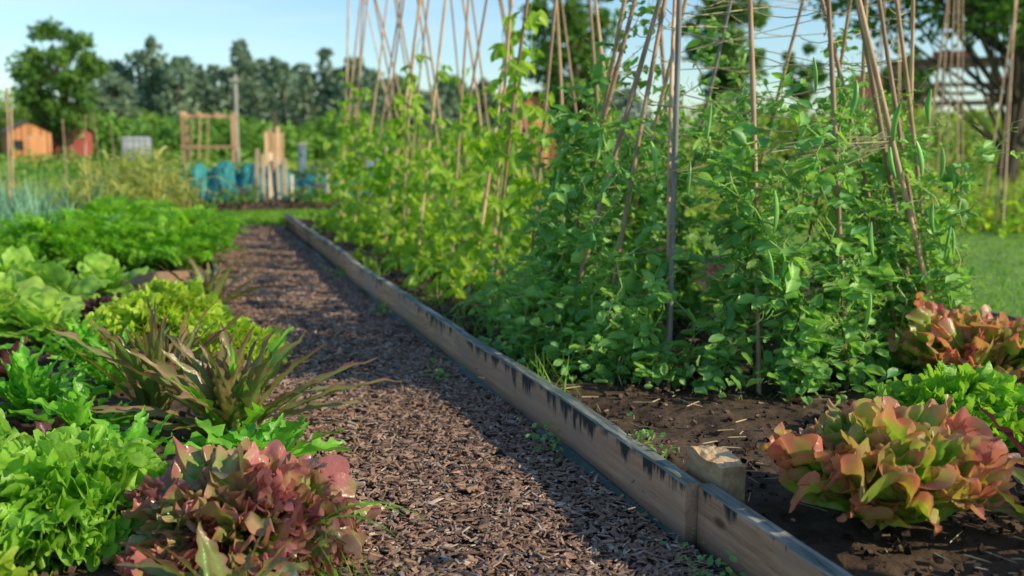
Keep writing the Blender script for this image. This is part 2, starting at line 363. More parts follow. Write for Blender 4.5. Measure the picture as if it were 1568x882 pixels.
# ---------------------------------------------------------------- lettuces
def curve(phi0,phi1,L,n=40):
    t=np.linspace(0,1.3,n);ph=phi0+(phi1-phi0)*t**1.2
    dt=t[1]-t[0];h=np.concatenate([[0],np.cumsum(np.cos(ph[:-1])*dt)])*L;z=np.concatenate([[0],np.cumsum(np.sin(ph[:-1])*dt)])*L
    return t,h,z,ph
def fan(o,c,az,L,amax,phi0,phi1,fr,k,cup,ws=1.,nA=84,nR=10,m=0,p=2.2,off=.01,lowf=.05,crk=.012,e0=0,lobe=.02,k2=0,f2=0.,drp=.25):
    A,r=np.meshgrid(np.linspace(-amax,amax,nA),np.linspace(.04,1,nR)**.7)
    ph=U(0,2*PI,14)
    out=1-drp*(np.abs(A)/amax)**3+.05*np.sin(3*A+ph[0])+lobe*np.sin(1.3*k*A+ph[1]+1.2*np.sin(5*A+ph[8]))*r+lobe*.6*np.sin(3.1*k*A+ph[9])*r
    sl=r*out;lat=sl*np.sin(A)*ws*L;al=sl*np.cos(A)
    al=np.where(al<0,al*.3,al)
    ft=r**p
    th=k*A+ph[2]+1.3*np.sin(3*A+ph[0])+.9*np.sin(7*A+ph[5])+1.2*np.sin(4*r+ph[10])
    am=.65+.45*np.sin(2.7*A+ph[11])
    wave=am*np.sin(th)+.5*np.sin(2.3*k*A+ph[3]+r*3)*r**2
    al=al+.6*fr*ft*np.cos(th*1.0+.8)+.3*fr*ft*np.cos(2.3*k*A+ph[4]);lat=lat+.4*fr*L*ft*np.cos(k*1.1*A+ph[1])
    dn=fr*L*ft*wave+cup*lat**2/L+lowf*L*np.sin(4.5*A+ph[6]+2*r)*r**1.3
    if k2: # tight frill right at the margin
        g2=r**6*(.75+.35*np.sin(5*A+ph[12]));t2=k2*A+ph[13]+1.5*np.sin(6*A+ph[3])
        dn=dn+f2*L*g2*np.sin(t2);al=al+.6*f2*g2*np.cos(t2+.5);lat=lat+.5*f2*L*g2*np.cos(t2*1.0-1)
    t,h,z,phi=curve(phi0,phi1,L)
    al=np.clip(al,0,1.29)
    H=np.interp(al,t,h);Z=np.interp(al,t,z);P=np.interp(al,t,phi)
    xx_=sl*np.sin(A)*9;yy_=sl*np.cos(A)*9
    pk_=np.sin(xx_*2.1+ph[7]+np.sin(yy_*1.7))*np.sin(yy_*2.3+ph[1]+np.sin(xx_*1.3+ph[9]))
    dn=dn+crk*L*2.2*pk_*np.minimum(1,r*2)
    H=H-np.sin(P)*dn+off;Z=Z+np.cos(P)*dn
    ca,sa=math.cos(az),math.sin(az)
    V=np.stack([c[0]+H*ca-lat*sa,c[1]+H*sa+lat*ca,np.maximum(c[2]+Z,.012)],-1)
    col=np.stack([(e0+(1-e0)*r).ravel(),np.full(r.size,U())],1)
    o.add(V,gridq(nR,nA),None,col,m)
def curly(name,x,y,z,r,mat,n=150,Lf=.40,fr=.20,k=11,flat=.8,lobe=.05,er=.35,am=(.9,1.35),crk=.018,obj=None,skirt=22,k2=44,f2=.085,nA=104):
    o=obj or M(name,[mat])
    for i in range(n):
        q=(i+.5)/n;el=math.asin(1-q*.93);az=i*2.39996+U(-.15,.15)
        k_=U(.46,.84);cz=math.sin(el);ch=math.cos(el)
        bx=x+math.cos(az)*ch*r*k_*.95;by=y+math.sin(az)*ch*r*k_*.95;bz=z+cz*r*k_*flat-.01
        e1=el+U(-.1,.7)+.15
        fan(o,(bx,by,bz),az+U(-.8,.8),r*Lf*U(.7,1.25),U(*am),e1+.2,e1-U(.3,1.7),fr*U(.7,1.25),k*U(.8,1.25),U(-.3,.6),1.0,nA,9,0,1.6,.0,.12,crk,er,lobe,k2*U(.85,1.15),f2*U(.7,1.3),.12)
    for i in range(skirt):
        e1=math.radians(U(5,40));fan(o,(x,y,z),i*2.4,r*U(.8,1.02),U(.7,.9),e1+.2,e1-.5,fr*.5,k*2,.1,1,110,9,0,2.2,.01,.08,crk,0,.04,70,.04)
    return o.done() if obj is None else None
def head(name,x,y,z,r,mat,n=26,fr=.06,k=18,a0=90,a1=40,am=(.75,1.0),drop=.9,lowf=.07,cupm=1.,lobe=.02,crk=.014,fin=True,k2=0,f2=0.,drp=.25,nA=104):
    o=M(name,[mat])
    for i in range(n):
        q=(i+.5)/n;az=i*2.399+U(-.3,.3)
        e0=math.radians(a0-(a0-a1)*q)+U(-.1,.1);L=r*(.8+.3*q)*U(.8,1.15)
        fan(o,(x+U(-.02,.02),y+U(-.02,.02),z),az,L,U(*am),e0+.12,e0-.1-drop*q,fr*U(.7,1.4),U(k*.8,k*1.3),cupm*(U(.5,1.3)*(1-q)+.1),1.0,nA,15,0,2.8,.012,lowf,crk,0,lobe,k2,f2,drp)
    return o.done() if fin else o
def strapleaf(o,c,az,L,W,phi0,phi1,lob=.3,lf=9,tw=.4,m=0,n=22):
    t,h,z,phi=curve(phi0,phi1,L)
    s=np.linspace(0,1,n)[:,None]*np.ones((1,7));u=np.linspace(-1,1,7)[None]*np.ones((n,1))
    ph=U(0,6,4)
    prof=(.18+.82*np.sin(PI*np.clip(s,0,1)**.62*.98)**.8*(s**.45))*np.sqrt(np.clip(1.03-s,0,1)/.4).clip(0,1)
    w=W*prof*(1+lob*np.clip(np.sin(lf*2*PI*s/2+ph[0]+(u>0)*1.2),-1,1)*np.abs(u)*np.clip(s*3,0,1))
    H=np.interp(s,t,h);Z=np.interp(s,t,z);P=np.interp(s,t,phi)
    twa=tw*s*math.sin(ph[3])
    dn=.45*np.abs(u)*w+.12*W*np.sin(s*22+ph[1])*np.abs(u)+.1*W*np.sin(s*41+ph[2])*u*u
    lat=u*w*np.cos(twa)+.12*L*math.sin(ph[2])*s*s;dn=dn+u*w*np.sin(twa)
    H=H-np.sin(P)*dn+.01;Z=Z+np.cos(P)*dn
    ca,sa=math.cos(az),math.sin(az)
    V=np.stack([c[0]+H*ca-lat*sa,c[1]+H*sa+lat*ca,np.maximum(c[2]+Z,.01)],-1)
    e=(np.abs(u)*.55+s*.5)
    o.add(V,gridq(n,7),None,np.stack([e.ravel(),np.full(e.size,U())],1),m)
def spiky(name,x,y,z,r,mat,n=34,W=.03,lob=.35,emin=20,emax=85,curl=.5,m2=None,fm2=0):
    o=M(name,[mat]+([m2] if m2 else []))
    for i in range(n):
        q=(i+.5)/n;e0=math.radians(emax-(emax-emin)*q)
        strapleaf(o,(x+U(-.03,.03),y+U(-.03,.03),z),i*2.399+U(-.3,.3),r*U(.65,1.15)*(.75+.3*q),W*U(.75,1.3),e0+.15,e0-curl*U(.3,1.3),lob,U(7,12),.9,1 if (m2 and U()<fm2) else 0)
    return o.done()
curly('green_frilly_lettuce',-.33,2.62,.03,.27,m_green,150)
curly('green_frilly_lettuce',-.50,2.02,.02,.22,m_lollo,100)
curly('green_frilly_lettuce',-.66,3.15,.02,.22,m_green,60)
curly('red_frilly_lettuce',.11,2.38,.02,.25,m_redfr,90,.54,.17,10,.66,.04,.2,(.9,1.3),.030,None,22,40,.055)
curly('green_frilly_lettuce',-.12,5.0,.04,.34,m_lollo,150,.34,nA=84)
curly('green_frilly_lettuce',.18,4.55,.03,.24,m_lollo,100,.36,nA=84)
spiky('red_spiky_lettuce',.13,3.38,.03,.50,m_spiky,56,.029,.4,14,86,.45,m_oakg,.12)
spiky('red_spiky_lettuce',-.12,3.75,.03,.48,m_spiky,34,.029,.4,38,86,.3)
spiky('green_oakleaf_lettuce',.18,2.96,.03,.30,m_oakg,28,.032,.5,10,60,.5)
spiky('red_spiky_lettuce',.12,6.1,.03,.46,m_spiky,34,.03,.4,12,75,.4)
for (x,y,r,n) in [(-.55,3.85,.33,44),(-.30,4.25,.28,34),(-.95,4.6,.34,34),(-.18,3.05,.24,26),(-.85,3.9,.3,34),(-.45,4.75,.28,30),(-1.0,3.3,.3,30),(-.2,5.6,.25,24),(-.62,2.55,.2,20),(-.35,3.5,.26,30)]:
    spiky('green_oakleaf_lettuce',x,y,.03,r,m_oakg,n,.035,.5,15,85,.5)
spiky('purple_spiky_lettuce',.06,2.02,.02,.27,m_spiky,17,.024,.25,20,80,.5)
spiky('beetroot_plant',-.70,4.45,.02,.26,m_dark,24,.04,.2,15,80,.6)
spiky('beetroot_plant',-.42,3.40,.02,.18,m_dark,18,.03,.2,15,80,.6)
spiky('beetroot_plant',-.45,5.9,.02,.26,m_dark,26,.04,.2,15,80,.6)
for (x,y,r,n) in [(-.95,5.5,.38,26),(-.74,6.1,.34,24),(-.66,5.2,.28,20),(-.5,6.7,.3,20),(-1.0,6.8,.36,22)]:
    head('chard_plant',x,y,.05,r,m_pale,n,.03,9,88,35,(.38,.55),1.3,.06,.6)
def batavia(x,y,r,n):
    o=head('batavia_lettuce',x,y,.09,r,m_batav,n,.085,12,96,36,(1.0,1.35),.35,.10,.9,.03,.026,False,64,.038,.10,150)
    curly('',x,y,.12,r*.5,m_batav,30,.75,.17,9,1.2,.04,.3,(.9,1.3),.028,o,0,34,.07);o.done()
batavia(1.61,1.94,.28,26)
curly('green_frilly_lettuce',2.25,2.42,.09,.25,m_green,120)
curly('green_frilly_lettuce',2.54,2.18,.09,.22,m_green,70)
batavia(2.80,2.95,.31,24)
spiky('purple_spiky_lettuce',1.88,1.66,.09,.30,m_spiky,30,.024,.3,15,85,.5)
spiky('purple_spiky_lettuce',2.10,1.88,.09,.30,m_spiky,26,.026,.3,15,85,.5,m_dark,.4)
# ---------------------------------------------------------------- leafy rows left
def fronds(name,cl,per,sc,mat,z=.03,T=T_frond):
    o=M(name,[mat])
    for (cx,cy,s) in cl:
        for j,t in enumerate(T):
            k=per//len(T)
            P=np.stack([cx+R.normal(size=k)*.10,cy+R.normal(size=k)*.12,np.full(k,z)],1)
            a=U(0,2*PI,k);up=U(-.25,.8,k);d=np.stack([np.cos(a),np.sin(a),up],1)
            o.inst(t,P,frames(d,np.tile([0,0,1.],(k,1))+R.normal(size=(k,3))*.15),U(sc*.6,sc*1.05,k)*s,0)
    return o.done()
cl=[(x+U(-.08,.08),y+U(-.1,.1),U(.70,1.22)) for y in np.arange(8.0,11.6,.40) for x in np.arange(-1.05,.16,.36)]
fronds('carrot_plants',cl,39,.46,m_carrot)
def blades(name,x0,x1,y0,y1,n,h,w,mat,z=.02,lean=.35,curl=1.,clump=0):
    o=M(name,[mat])
    if clump:
        c=np.stack([U(x0,x1,clump),U(y0,y1,clump)],1)[R.integers(0,clump,n)]+R.normal(size=(n,2))*.06
        P=np.stack([c[:,0],c[:,1],np.full(n,z)],1)
    else: P=np.stack([U(x0,x1,n),U(y0,y1,n),np.full(n,z)],1)
    d=R.normal(size=(n,3))*lean;d[:,2]=1
    sc=np.stack([U(w*.7,w*1.3,n),U(h*.4,h*1.2,n),U(h*.3,h*1.7,n)*curl],1)
    o.inst(T_blade,P,frames(d,rdir(n)),sc,0);return o.done()
blades('leek_plants',-2.6,-1.0,8.5,14.5,1000,.62,.038,m_leek,.02,.4,1,130)
sw=M('sweetcorn_plants',[m_dry])
for i in range(60):
    x,y=U(-1.2,.14),U(11.9,15);h=U(.5,.95)
    V,Q=tube(np.array([[x,y,0],[x+U(-.03,.03),y,h*.5],[x+U(-.06,.06),y,h]]),.012,5);sw.add(V,Q)
    for j in range(9): strapleaf(sw,(x,y,h*U(.1,.95)),U(0,6.3),U(.22,.5),.024,1.2,-U(.2,1.2),.05,3,.6,0,10)
sw.done()
blades('onion_plants',-4.2,-.6,15.5,22,1300,.45,.035,m_rough,.02,.35,1,140)
# ---------------------------------------------------------------- peas
pe=M('pea_plants',[m_pea,m_peast,m_pod])
C=np.array([2.34,3.85]);rot=math.radians(-12)
def ell(a,rx,ry):
    x=rx*math.cos(a);y=ry*math.sin(a);return C+np.array([x*math.cos(rot)-y*math.sin(rot),x*math.sin(rot)+y*math.cos(rot)])
LP=[];LD=[];LS=[];TP=[];TD=[];PP=[];PD=[]
NV=92
for i in range(NV):
    g_=R.integers(0,16);a=2*PI*g_/16+R.normal()*.09;k=U(.80,1.04)
    b=ell(a,.96*k,.86*k);t0=ell(a+U(-.3,.3),.62*k,.40*k)
    H=U(.70,1.25)*(1.0 if i%5 else 1.3)
    if i%3==0: H*=U(.3,.6)
    n=int(H/.045);P=np.zeros((n,3));off=np.zeros(2)
    for j in range(n):
        f=j/n;off+=R.normal(size=2)*.028;f2=f*H/1.4
        P[j,:2]=b*(1-f2)+t0*f2+off;P[j,2]=.09+H*f
    tip=U(.0,.15);P[-3:,2]-=np.array([0,.3,.8])*tip;P[-3:,:2]+=np.outer([.2,.6,1],R.normal(size=2)*.08)
    V,Q=tube(P,.0036,4);pe.add(V,Q,None,None,1)
    for j in range(1,n):
        if U()<.15: continue
        top_=j/n
        for q in range(R.integers(1,4) if top_<.6 else R.integers(1,3)):
            dd=rdir(1)[0]*[1,1,.6];dd[2]+=.15;L_=U(.04,.14)
            e_=P[j]+dd*L_
            V,Q=tube(np.stack([P[j],(P[j]+e_)/2+[0,0,.008],e_]),.0020,3);pe.add(V,Q,None,None,1)
            s_=U(.030,.080)*(1.1-.35*top_)
            for w_ in (.55,.95):
                for sg in (-1,1):
                    ld=np.array([-dd[1]*sg,dd[0]*sg,0])+dd*.5+R.normal(size=3)*.3
                    LP.append(P[j]+dd*L_*w_);LD.append(ld);LS.append(s_*U(.75,1.1))
            if U()<.7: TP.append(e_);t_=dd+R.normal(size=3)*.3;t_[2]+=.3;TD.append(t_)
        LP.append(P[j]);LD.append(rdir(1)[0]);LS.append(U(.05,.10)*(1.1-.3*top_))
        if U()<.04 and P[j,2]>.4: PP.append(P[j]+R.normal(size=3)*.03);PD.append([U(-.3,.3),U(-.3,.3),-1])
for i in range(600):
    a=U(0,2*PI);b=ell(a,U(.7,1.12),U(.7,1.02));LP.append([b[0],b[1],.1+abs(R.normal())*.13]);LD.append(rdir(1)[0]*[1,1,.4]);LS.append(U(.03,.065))
n=len(LP);LP=np.array(LP);LD=np.array(LD)
LP[:,2]=np.maximum(LP[:,2],.1)
pe.inst(T_pea,LP,frames(LD,R.normal(size=(n,3))*.6+[0,0,1]),np.array(LS),0)
TP=np.array(TP);TD=np.array(TD)
for j in range(3):
    s_=slice(j,None,3);k=len(TP[s_]);pe.inst(T_tend[j],TP[s_],frames(TD[s_],rdir(k)),U(.06,.18,k),1)
for (x,y,z) in [(1.62,3.3,1.02),(1.70,3.15,.95),(2.15,2.85,1.22),(2.36,2.88,1.15),(2.45,2.9,1.02),(2.58,2.95,.8),(2.2,2.8,.75),(1.9,2.95,.65),(2.72,3.0,.7),(2.05,2.95,1.3),(2.25,2.85,.5),(1.95,3.0,.85),(2.8,3.1,.9),(2.3,2.85,1.0),(1.75,3.1,1.15),(2.5,2.9,1.2),(2.65,3.0,1.0)]:
    PP.append([x,y,z]);PD.append([U(-.2,.2),U(-.2,.2),-1])
n=len(PP);pe.inst(T_pod,np.array(PP),frames(np.array(PD),rdir(n)),np.stack([U(.09,.14,n)]*3,1),2)
pe.done()
pc=M('pea_wigwam_canes',[m_cane,m_caneg,m_twine])
peaks=[np.array([2.12,3.9,2.5]),np.array([2.60,3.75,2.5])]
cane=[]
for i in range(16):
    a=2*PI*i/16+.2;b=ell(a,.88,.76);pk_=peaks[0] if b[0]<2.35 else peaks[1]
    p0=np.array([b[0],b[1],.03]);p1=p0+(pk_+R.normal(size=3)*[.18,.18,0]-p0)*1.06
    t=np.linspace(0,1,14)[:,None];P=p0+(p1-p0)*t;P[:,:2]+=(np.sin(t*PI)*R.normal(size=2)*.02)
    r=U(.008,.011)*(1+.12*(np.arange(14)%3==0));V,Q=tube(P,r,6);pc.add(V,Q,None,None,1 if i in(4,) else 0);cane.append((p0,p1))
for b,tp in [((2.91,3.17),(2.28,3.33)),((2.86,3.25),(2.38,3.4))]:
    V,Q=tube(np.linspace([b[0],b[1],.05],[tp[0],tp[1],2.2],8),.012,6);pc.add(V,Q,None,None,0)
V,Q=tube(np.linspace([1.77,3.41,.05],[1.79,3.42,2.2],8),.011,6);pc.add(V,Q,None,None,1)
for h in (.55,.85,1.05,1.2,1.35,1.5,1.68):
    for i in range(16):
        a,b=cane[i],cane[(i+1)%16]
        hh=h+U(-.05,.05);A_=a[0]+(a[1]-a[0])*hh/a[1][2];B_=b[0]+(b[1]-b[0])*(hh+U(-.08,.08))/b[1][2]
        t=np.linspace(0,1,9)[:,None];P=A_*(1-t)+B_*t;P[:,2]-=U(.0,.035)*np.sin(t[:,0]*PI);P+=R.normal(size=P.shape)*.002
        V,Q=tube(P,.0024,4);pc.add(V,Q,None,None,2)
        if h>1 and U()<.3:
            c_=cane[(i+R.integers(3,8))%16];B_=c_[0]+(c_[1]-c_[0])*(hh+U(-.25,.25))/c_[1][2]
            V,Q=tube(np.linspace(A_,B_,4),.0022,4);pc.add(V,Q,None,None,2)
for i in range(14):
    a=np.array([2.62+U(-.03,.03),3.24,1.02+U(-.02,.05)]);b=a+[-U(.25,.5),U(.0,.15),-U(.03,.16)]
    V,Q=tube(np.linspace(a,b,4)+R.normal(size=(4,3))*.006,.002,3);pc.add(V,Q,None,None,2)
pc.done()
# ---------------------------------------------------------------- beans
def beanleaves(o,P,LS):
    n=len(P);a=U(0,2*PI,n);dd=np.stack([np.cos(a),np.sin(a),U(-.5,.2,n)],1)
    up=R.normal(size=(n,3))*.45+[0,0,1.]
    side=nrm(np.cross(dd,up))
    for k,(f,g_) in enumerate(((1,0),(.25,1),(.25,-1))):
        ld=dd*f+side*g_*.9;ld[:,2]-=.45
        o.inst(T_bean,P+dd*(.02 if k else .05)*1.0,frames(ld+R.normal(size=(n,3))*.15,up+R.normal(size=(n,3))*.25),np.stack([LS*.95,LS,LS],1),0)
bc=M('bean_cane_frame',[m_cane,m_twine]);bn=M('climbing_bean_plants',[m_bean,m_peast])
LP=[];LS=[]
for y in np.arange(5.2,12.4,.42):
    for sd in (0,1):
        x0=1.78 if sd==0 else 2.72;x0+=U(-.07,.07);yb=y+U(-.08,.08)
        xt=x0+(.34 if sd==0 else -.38)+U(-.16,.16)
        p0=np.array([x0,yb,.03]);p1=np.array([xt,yb+U(-.4,.4),2.85])
        t=np.linspace(0,1,12)[:,None];P=p0+(p1-p0)*t;P[:,:2]+=np.sin(t*PI)*R.normal(size=2)*.03
        V,Q=tube(P,U(.008,.012),6);bc.add(V,Q,None,None,0)
        top=U(.85,1.9)*(1 if sd==0 else .8);s=np.linspace(0,1,40);z=s*top/2.85
        Vp=p0+(p1-p0)*z[:,None];Vp[:,0]+=.02*np.cos(s*top*16);Vp[:,1]+=.02*np.sin(s*top*16)
        V,Q=tube(Vp,.0035,4);bn.add(V,Q,None,None,1)
        k=int(60*U(.7,1.2)*(1.0 if sd==0 else .5))
        f=U(0,1,k)**1.7;ctr=p0+(p1-p0)*(f*top/2.85)[:,None]
        rad=.05+.17*(1-f)**1.6
        P=ctr+R.normal(size=(k,3))*rad[:,None]*[.8,.8,.5];P[:,2]=np.maximum(P[:,2],.16)
        LP.append(P);LS.append(U(.055,.115,k)*(1-.2*f))
beanleaves(bn,np.concatenate(LP),np.concatenate(LS));bn.done();bc.done()
lo=M('low_pea_plants',[m_pea,m_peast])
n=1200;P=np.stack([1.60+R.normal(size=n)*.09,U(3.4,5.4,n),.1+np.abs(R.normal(size=n))*.12],1)
P[:,0]+=.08*np.sin(P[:,1]*5)+.04*(P[:,1]-3.4)
lo.inst(T_pea,P,frames(rdir(n)*[1,1,.4],R.normal(size=(n,3))*.5+[0,0,1]),U(.03,.06,n),0)
for t in T_tend: lo.inst(t,P[::14],frames(rdir(len(P[::14]))*[1,1,.5]+[0,0,.5],rdir(len(P[::14]))),.12,1)
lo.done()
wb=M('unseen_shade_wigwam',[m_bean,m_cane])  # added bean wigwam, out of view, placed to throw shade on the near path
LP=[];
for i in range(7):
    a=2*PI*i/7;p0=np.array([2.75+.42*math.cos(a),.15+.42*math.sin(a),.03]);p1=np.array([2.75,.15,2.3])
    V,Q=tube(np.linspace(p0,p1,6),.009,6);wb.add(V,Q,None,None,1)
    k=36;f=U(0,1,k);LP.append(p0+(p1-p0)*(f*.64)[:,None]+R.normal(size=(k,3))*.09)
LP=np.concatenate(LP);beanleaves(wb,LP,U(.07,.12,len(LP)));wb.done()
# weeds
def tuft(name,pts,n,h,w,mat,rad=.05):
    o=M(name,[mat])
    for (x,y,z) in pts:
        P=np.stack([x+R.normal(size=n)*rad,y+R.normal(size=n)*rad*1.5,np.full(n,z)],1);d=R.normal(size=(n,3))*.55;d[:,2]=1
        o.inst(T_blade,P,frames(d,rdir(n)),np.stack([np.full(n,w),U(h*.5,h*1.2,n),U(h*.4,h*1.2,n)],1),0)
    return o.done()
def weeds(name,pts,n,mat,s=(.012,.03),rad=.05,h=.035):
    o=M(name,[mat])
    for (x,y,z) in pts:
        P=np.stack([x+R.normal(size=n)*rad*.6,y+R.normal(size=n)*rad*1.3,z+np.abs(R.normal(size=n))*h],1)
        o.inst(T_leaf,P,frames(rdir(n)*[1,1,.5],R.normal(size=(n,3))*.5+[0,0,1]),U(*s,n),0)
    return o.done()
weeds('path_weeds',[(1.12,3.0,.01),(1.02,4.1,.01),(1.12,5.9,.01),(1.12,1.95,.01),(1.24,2.5,.14)],45,m_pea)
tuft('grass_tufts',[(1.3,3.4,.09),(1.34,3.7,.09),(1.32,4.6,.09),(1.35,5.6,.09),(1.3,7,.09),(1.15,7.6,0),(.3,2.15,0)],26,.16,.006,m_grass)
gr=M('long_grass_blades',[m_oakg])
for az,L in ((-.5,.36),(-.2,.3),(-.9,.33),(.2,.26)): strapleaf(gr,(.22,2.32,.05),az,L,.008,1.0,-.7,0,9,.2,0)
gr.done()
# ---------------------------------------------------------------- lawn etc
lw=sheet('lawn',4.24,30,.5,40,-.01,.01,.4,m_ground,2,8)
n=60000;yy=2+16*U(0,1,n)**1.3;xx=4.26+U(0,1,n)**1.2*9
P=np.stack([xx,yy,np.zeros(n)-.01],1);d=R.normal(size=(n,3))*.6;d[:,2]=1
lw.mats=[lw.mats[0],m_grass];lw.inst(T_kite,P,frames(d,rdir(n)),np.stack([U(.008,.018,n),U(.03,.06,n),np.full(n,.02)],1),1);lw.done()
n=9000
gs=M('grass_verge',[m_grass]);P=np.stack([U(.1,4,n),U(13.05,15.4,n),np.zeros(n)-.02],1);d=R.normal(size=(n,3))*.5;d[:,2]=1
gs.inst(T_kite,P,frames(d,rdir(n)),np.stack([U(.02,.03,n),U(.07,.14,n),np.full(n,.02)],1),0);gs.done()
def pol(b,D):  # compass bearing from north (+Y) and range from the plot corner
    a=math.radians(b);return np.array([math.sin(a)*D,math.cos(a)*D])
def roughpatch(name,b0,b1,d0,d1,n,h,w,mat):
    o=M(name,[mat]);b=np.radians(U(b0,b1,n));D=np.sqrt(U(d0*d0,d1*d1,n))
    P=np.stack([np.sin(b)*D,np.cos(b)*D,np.zeros(n)-.02],1);d=R.normal(size=(n,3))*.3;d[:,2]=1
    o.inst(T_blade,P,frames(d,rdir(n)),np.stack([U(w*.6,w*1.3,n),U(h*.5,h*1.2,n),U(.2,1,n)*h*.6],1),0);return o.done()
roughpatch('rough_grass',28,48,13,30,14000,.5,.03,m_rough)
roughpatch('rough_grass',12,28,17,40,7000,.35,.04,m_rough)
roughpatch('rough_grass',-10,12,24,60,8000,.35,.06,m_rough)
def mass(name,cs,rs,per,size,mat,m=0):
    o=M(name,[mat])
    for c,r in zip(cs,rs):
        r=np.asarray(r,float);k=max(20,int(per*(r[0]*r[2])))
        d=rdir(k);rad=U(.55,1.05,k)**.7*(1+.22*nz2(d[:,0]*3+c[0],d[:,1]*3+d[:,2]*2+c[1],5,3,1.5))
        P=np.asarray(c)+d*r*rad[:,None];P[:,2]=np.maximum(P[:,2],.0)
        ax=nrm(R.normal(size=(k,3))+d*.4)
        o.inst(T_leaf,P,frames(ax,d+R.normal(size=(k,3))*.7),U(size*.6,size*1.3,k),m,np.clip(U(0,.6)+U(0,.4,k),0,1))
    return o.done()
def row(b0,b1,D0,D1,n,rx,rz):
    cs=[];rs=[]
    for i in range(n):
        q=pol(b0+(b1-b0)*(i+U(-.3,.3))/max(1,n-1),U(D0,D1));r=U(*rx);z=U(*rz);cs.append([q[0],q[1],z*.6]);rs.append([r,r,z])
    return cs,rs
mass('potato_rows',*row(-9,1,27,32,26,(.5,.9),(.22,.38)),900,.12,m_bush)
mass('hedge',*row(-12,-3,80,90,14,(2.4,3.6),(1.8,3.0)),220,.4,m_bushy)
mass('hedge',*row(-12,-6.8,66,70,5,(1.5,2.2),(1.6,2.2)),260,.3,m_bushy)
mass('hedge',*row(-4,12,72,80,24,(2.,3.4),(1.0,2.2)),170,.4,m_bush)
mass('hedge',*row(10,30,40,50,24,(1.3,2.4),(.8,1.4)),220,.3,m_bush)
mass('hedge',*row(30,50,36,44,22,(1.6,2.6),(.9,1.6)),260,.3,m_bushy)
mass('shrubs',*row(-9,3,44,50,12,(.5,.9),(.4,.6)),400,.18,m_bush)
mass('vegetable_rows',*row(8,20,18,28,26,(.5,.9),(.25,.5)),500,.13,m_bushy)
mass('vegetable_rows',*row(24,46,14,22,30,(.4,.8),(.2,.45)),500,.12,m_bush)
mass('cabbage_rows',*row(-4,9,22,26,16,(.4,.6),(.25,.4)),600,.16,m_cab)
mass('shrubs',*row(34,47,20,27,10,(.7,1.2),(.5,.9)),400,.16,m_bushy)
def tree(name,b,D,h,cr,ch,tr,ncl,per,size,mat,lean=0):
    q=pol(b,D);o=M(name,[mat,m_bark]);zc=h-ch
    top=np.array([q[0]+lean,q[1],h*.85]);t=np.linspace(0,1,9)[:,None]
    P=np.array([q[0],q[1],-.05])*(1-t)+top*t;P[:,0]+=.12*cr*np.sin(t[:,0]*4)
    V,Q=tube(P,tr*(1-.8*t[:,0]),8);o.add(V,Q,None,None,1)
    for i in range(ncl):
        d=rdir(1)[0];k=U(.35,1)**.6
        c=np.array([q[0]+lean*.6,q[1],zc])+d*[cr,cr,ch]*k
        f=np.clip((c[2]-.25*h)/h,0.15,.8);s=P[int(f*8)]
        mid=(s+c)/2+[0,0,-.05*h];tt=np.linspace(0,1,5)[:,None]
        B=s*(1-tt)**2+2*mid*tt*(1-tt)+c*tt**2
        V,Q=tube(B,tr*.17*(1-.75*tt[:,0]),4);o.add(V,Q,None,None,1)
        rr=cr*U(.2,.36);n=per;e=rdir(n);w=U(.2,1.1,n)**.6
        Pn=c+e*w[:,None]*rr*[1,1,.75]
        o.inst(T_leaf,Pn,frames(nrm(R.normal(size=(n,3))),e*.8+R.normal(size=(n,3))*.7+[0,0,.4]),U(size*.6,size*1.3,n),0,np.clip(U(0,1)*.5+U(0,.5,n),0,1))
    return o.done()
tree('broadleaf_tree',-5.8,62,7.8,2.3,3.2,.3,66,130,.26,m_tree)
tree('broadleaf_tree',-3.2,78,6.2,1.8,2.3,.25,24,110,.34,m_popl)
tree('broadleaf_tree',21.6,48,9.6,2.4,4.0,.35,50,140,.28,m_tree)
tree('broadleaf_tree',29.9,50,8.6,2.0,2.9,.3,36,130,.28,m_tree)
tree('broadleaf_tree',34.3,62,7.0,1.2,1.7,.25,18,110,.28,m_tree)
tree('broadleaf_tree',39.8,62,6.4,1.4,1.5,.3,22,110,.3,m_tree)
tree('broadleaf_tree',44.4,21,8.0,3.8,2.5,.22,110,170,.15,m_tree,-.6)
pt=M('distant_poplar_trees',[m_popl,m_bark])
for i in range(44):
    b=-3.4+28*i/43+U(-.3,.3);D=U(100,125);q=pol(b,D)
    h=(U(8.6,10.6) if b<11 else U(6.0,8.5))*D/112*(1.15 if i%7==3 else 1)
    if b<-2.2: h*=.9
    w=U(1.7,2.5)*(.7 if i%7==3 else 1.1)
    V,Q=tube(np.linspace([q[0],q[1],0],[q[0],q[1],h*.8],4),.25,5);pt.add(V,Q,None,None,1)
    n=760;z=U(.02,1,n);rr=w*np.sin(PI*np.clip(z*.85+.12,0,1))**.6*U(.4,1.05,n);a=U(0,2*PI,n)
    rr*=1+.25*np.sin(z*17+i)*np.cos(a*2+i)
    P=np.stack([q[0]+rr*np.cos(a),q[1]+rr*np.sin(a),z*h],1)
    pt.inst(T_leaf,P,frames(rdir(n)+[0,0,.5],rdir(n)),U(.4,.8,n),0,np.clip(U(0,.5)+U(0,.5,n),0,1))
pt.done()
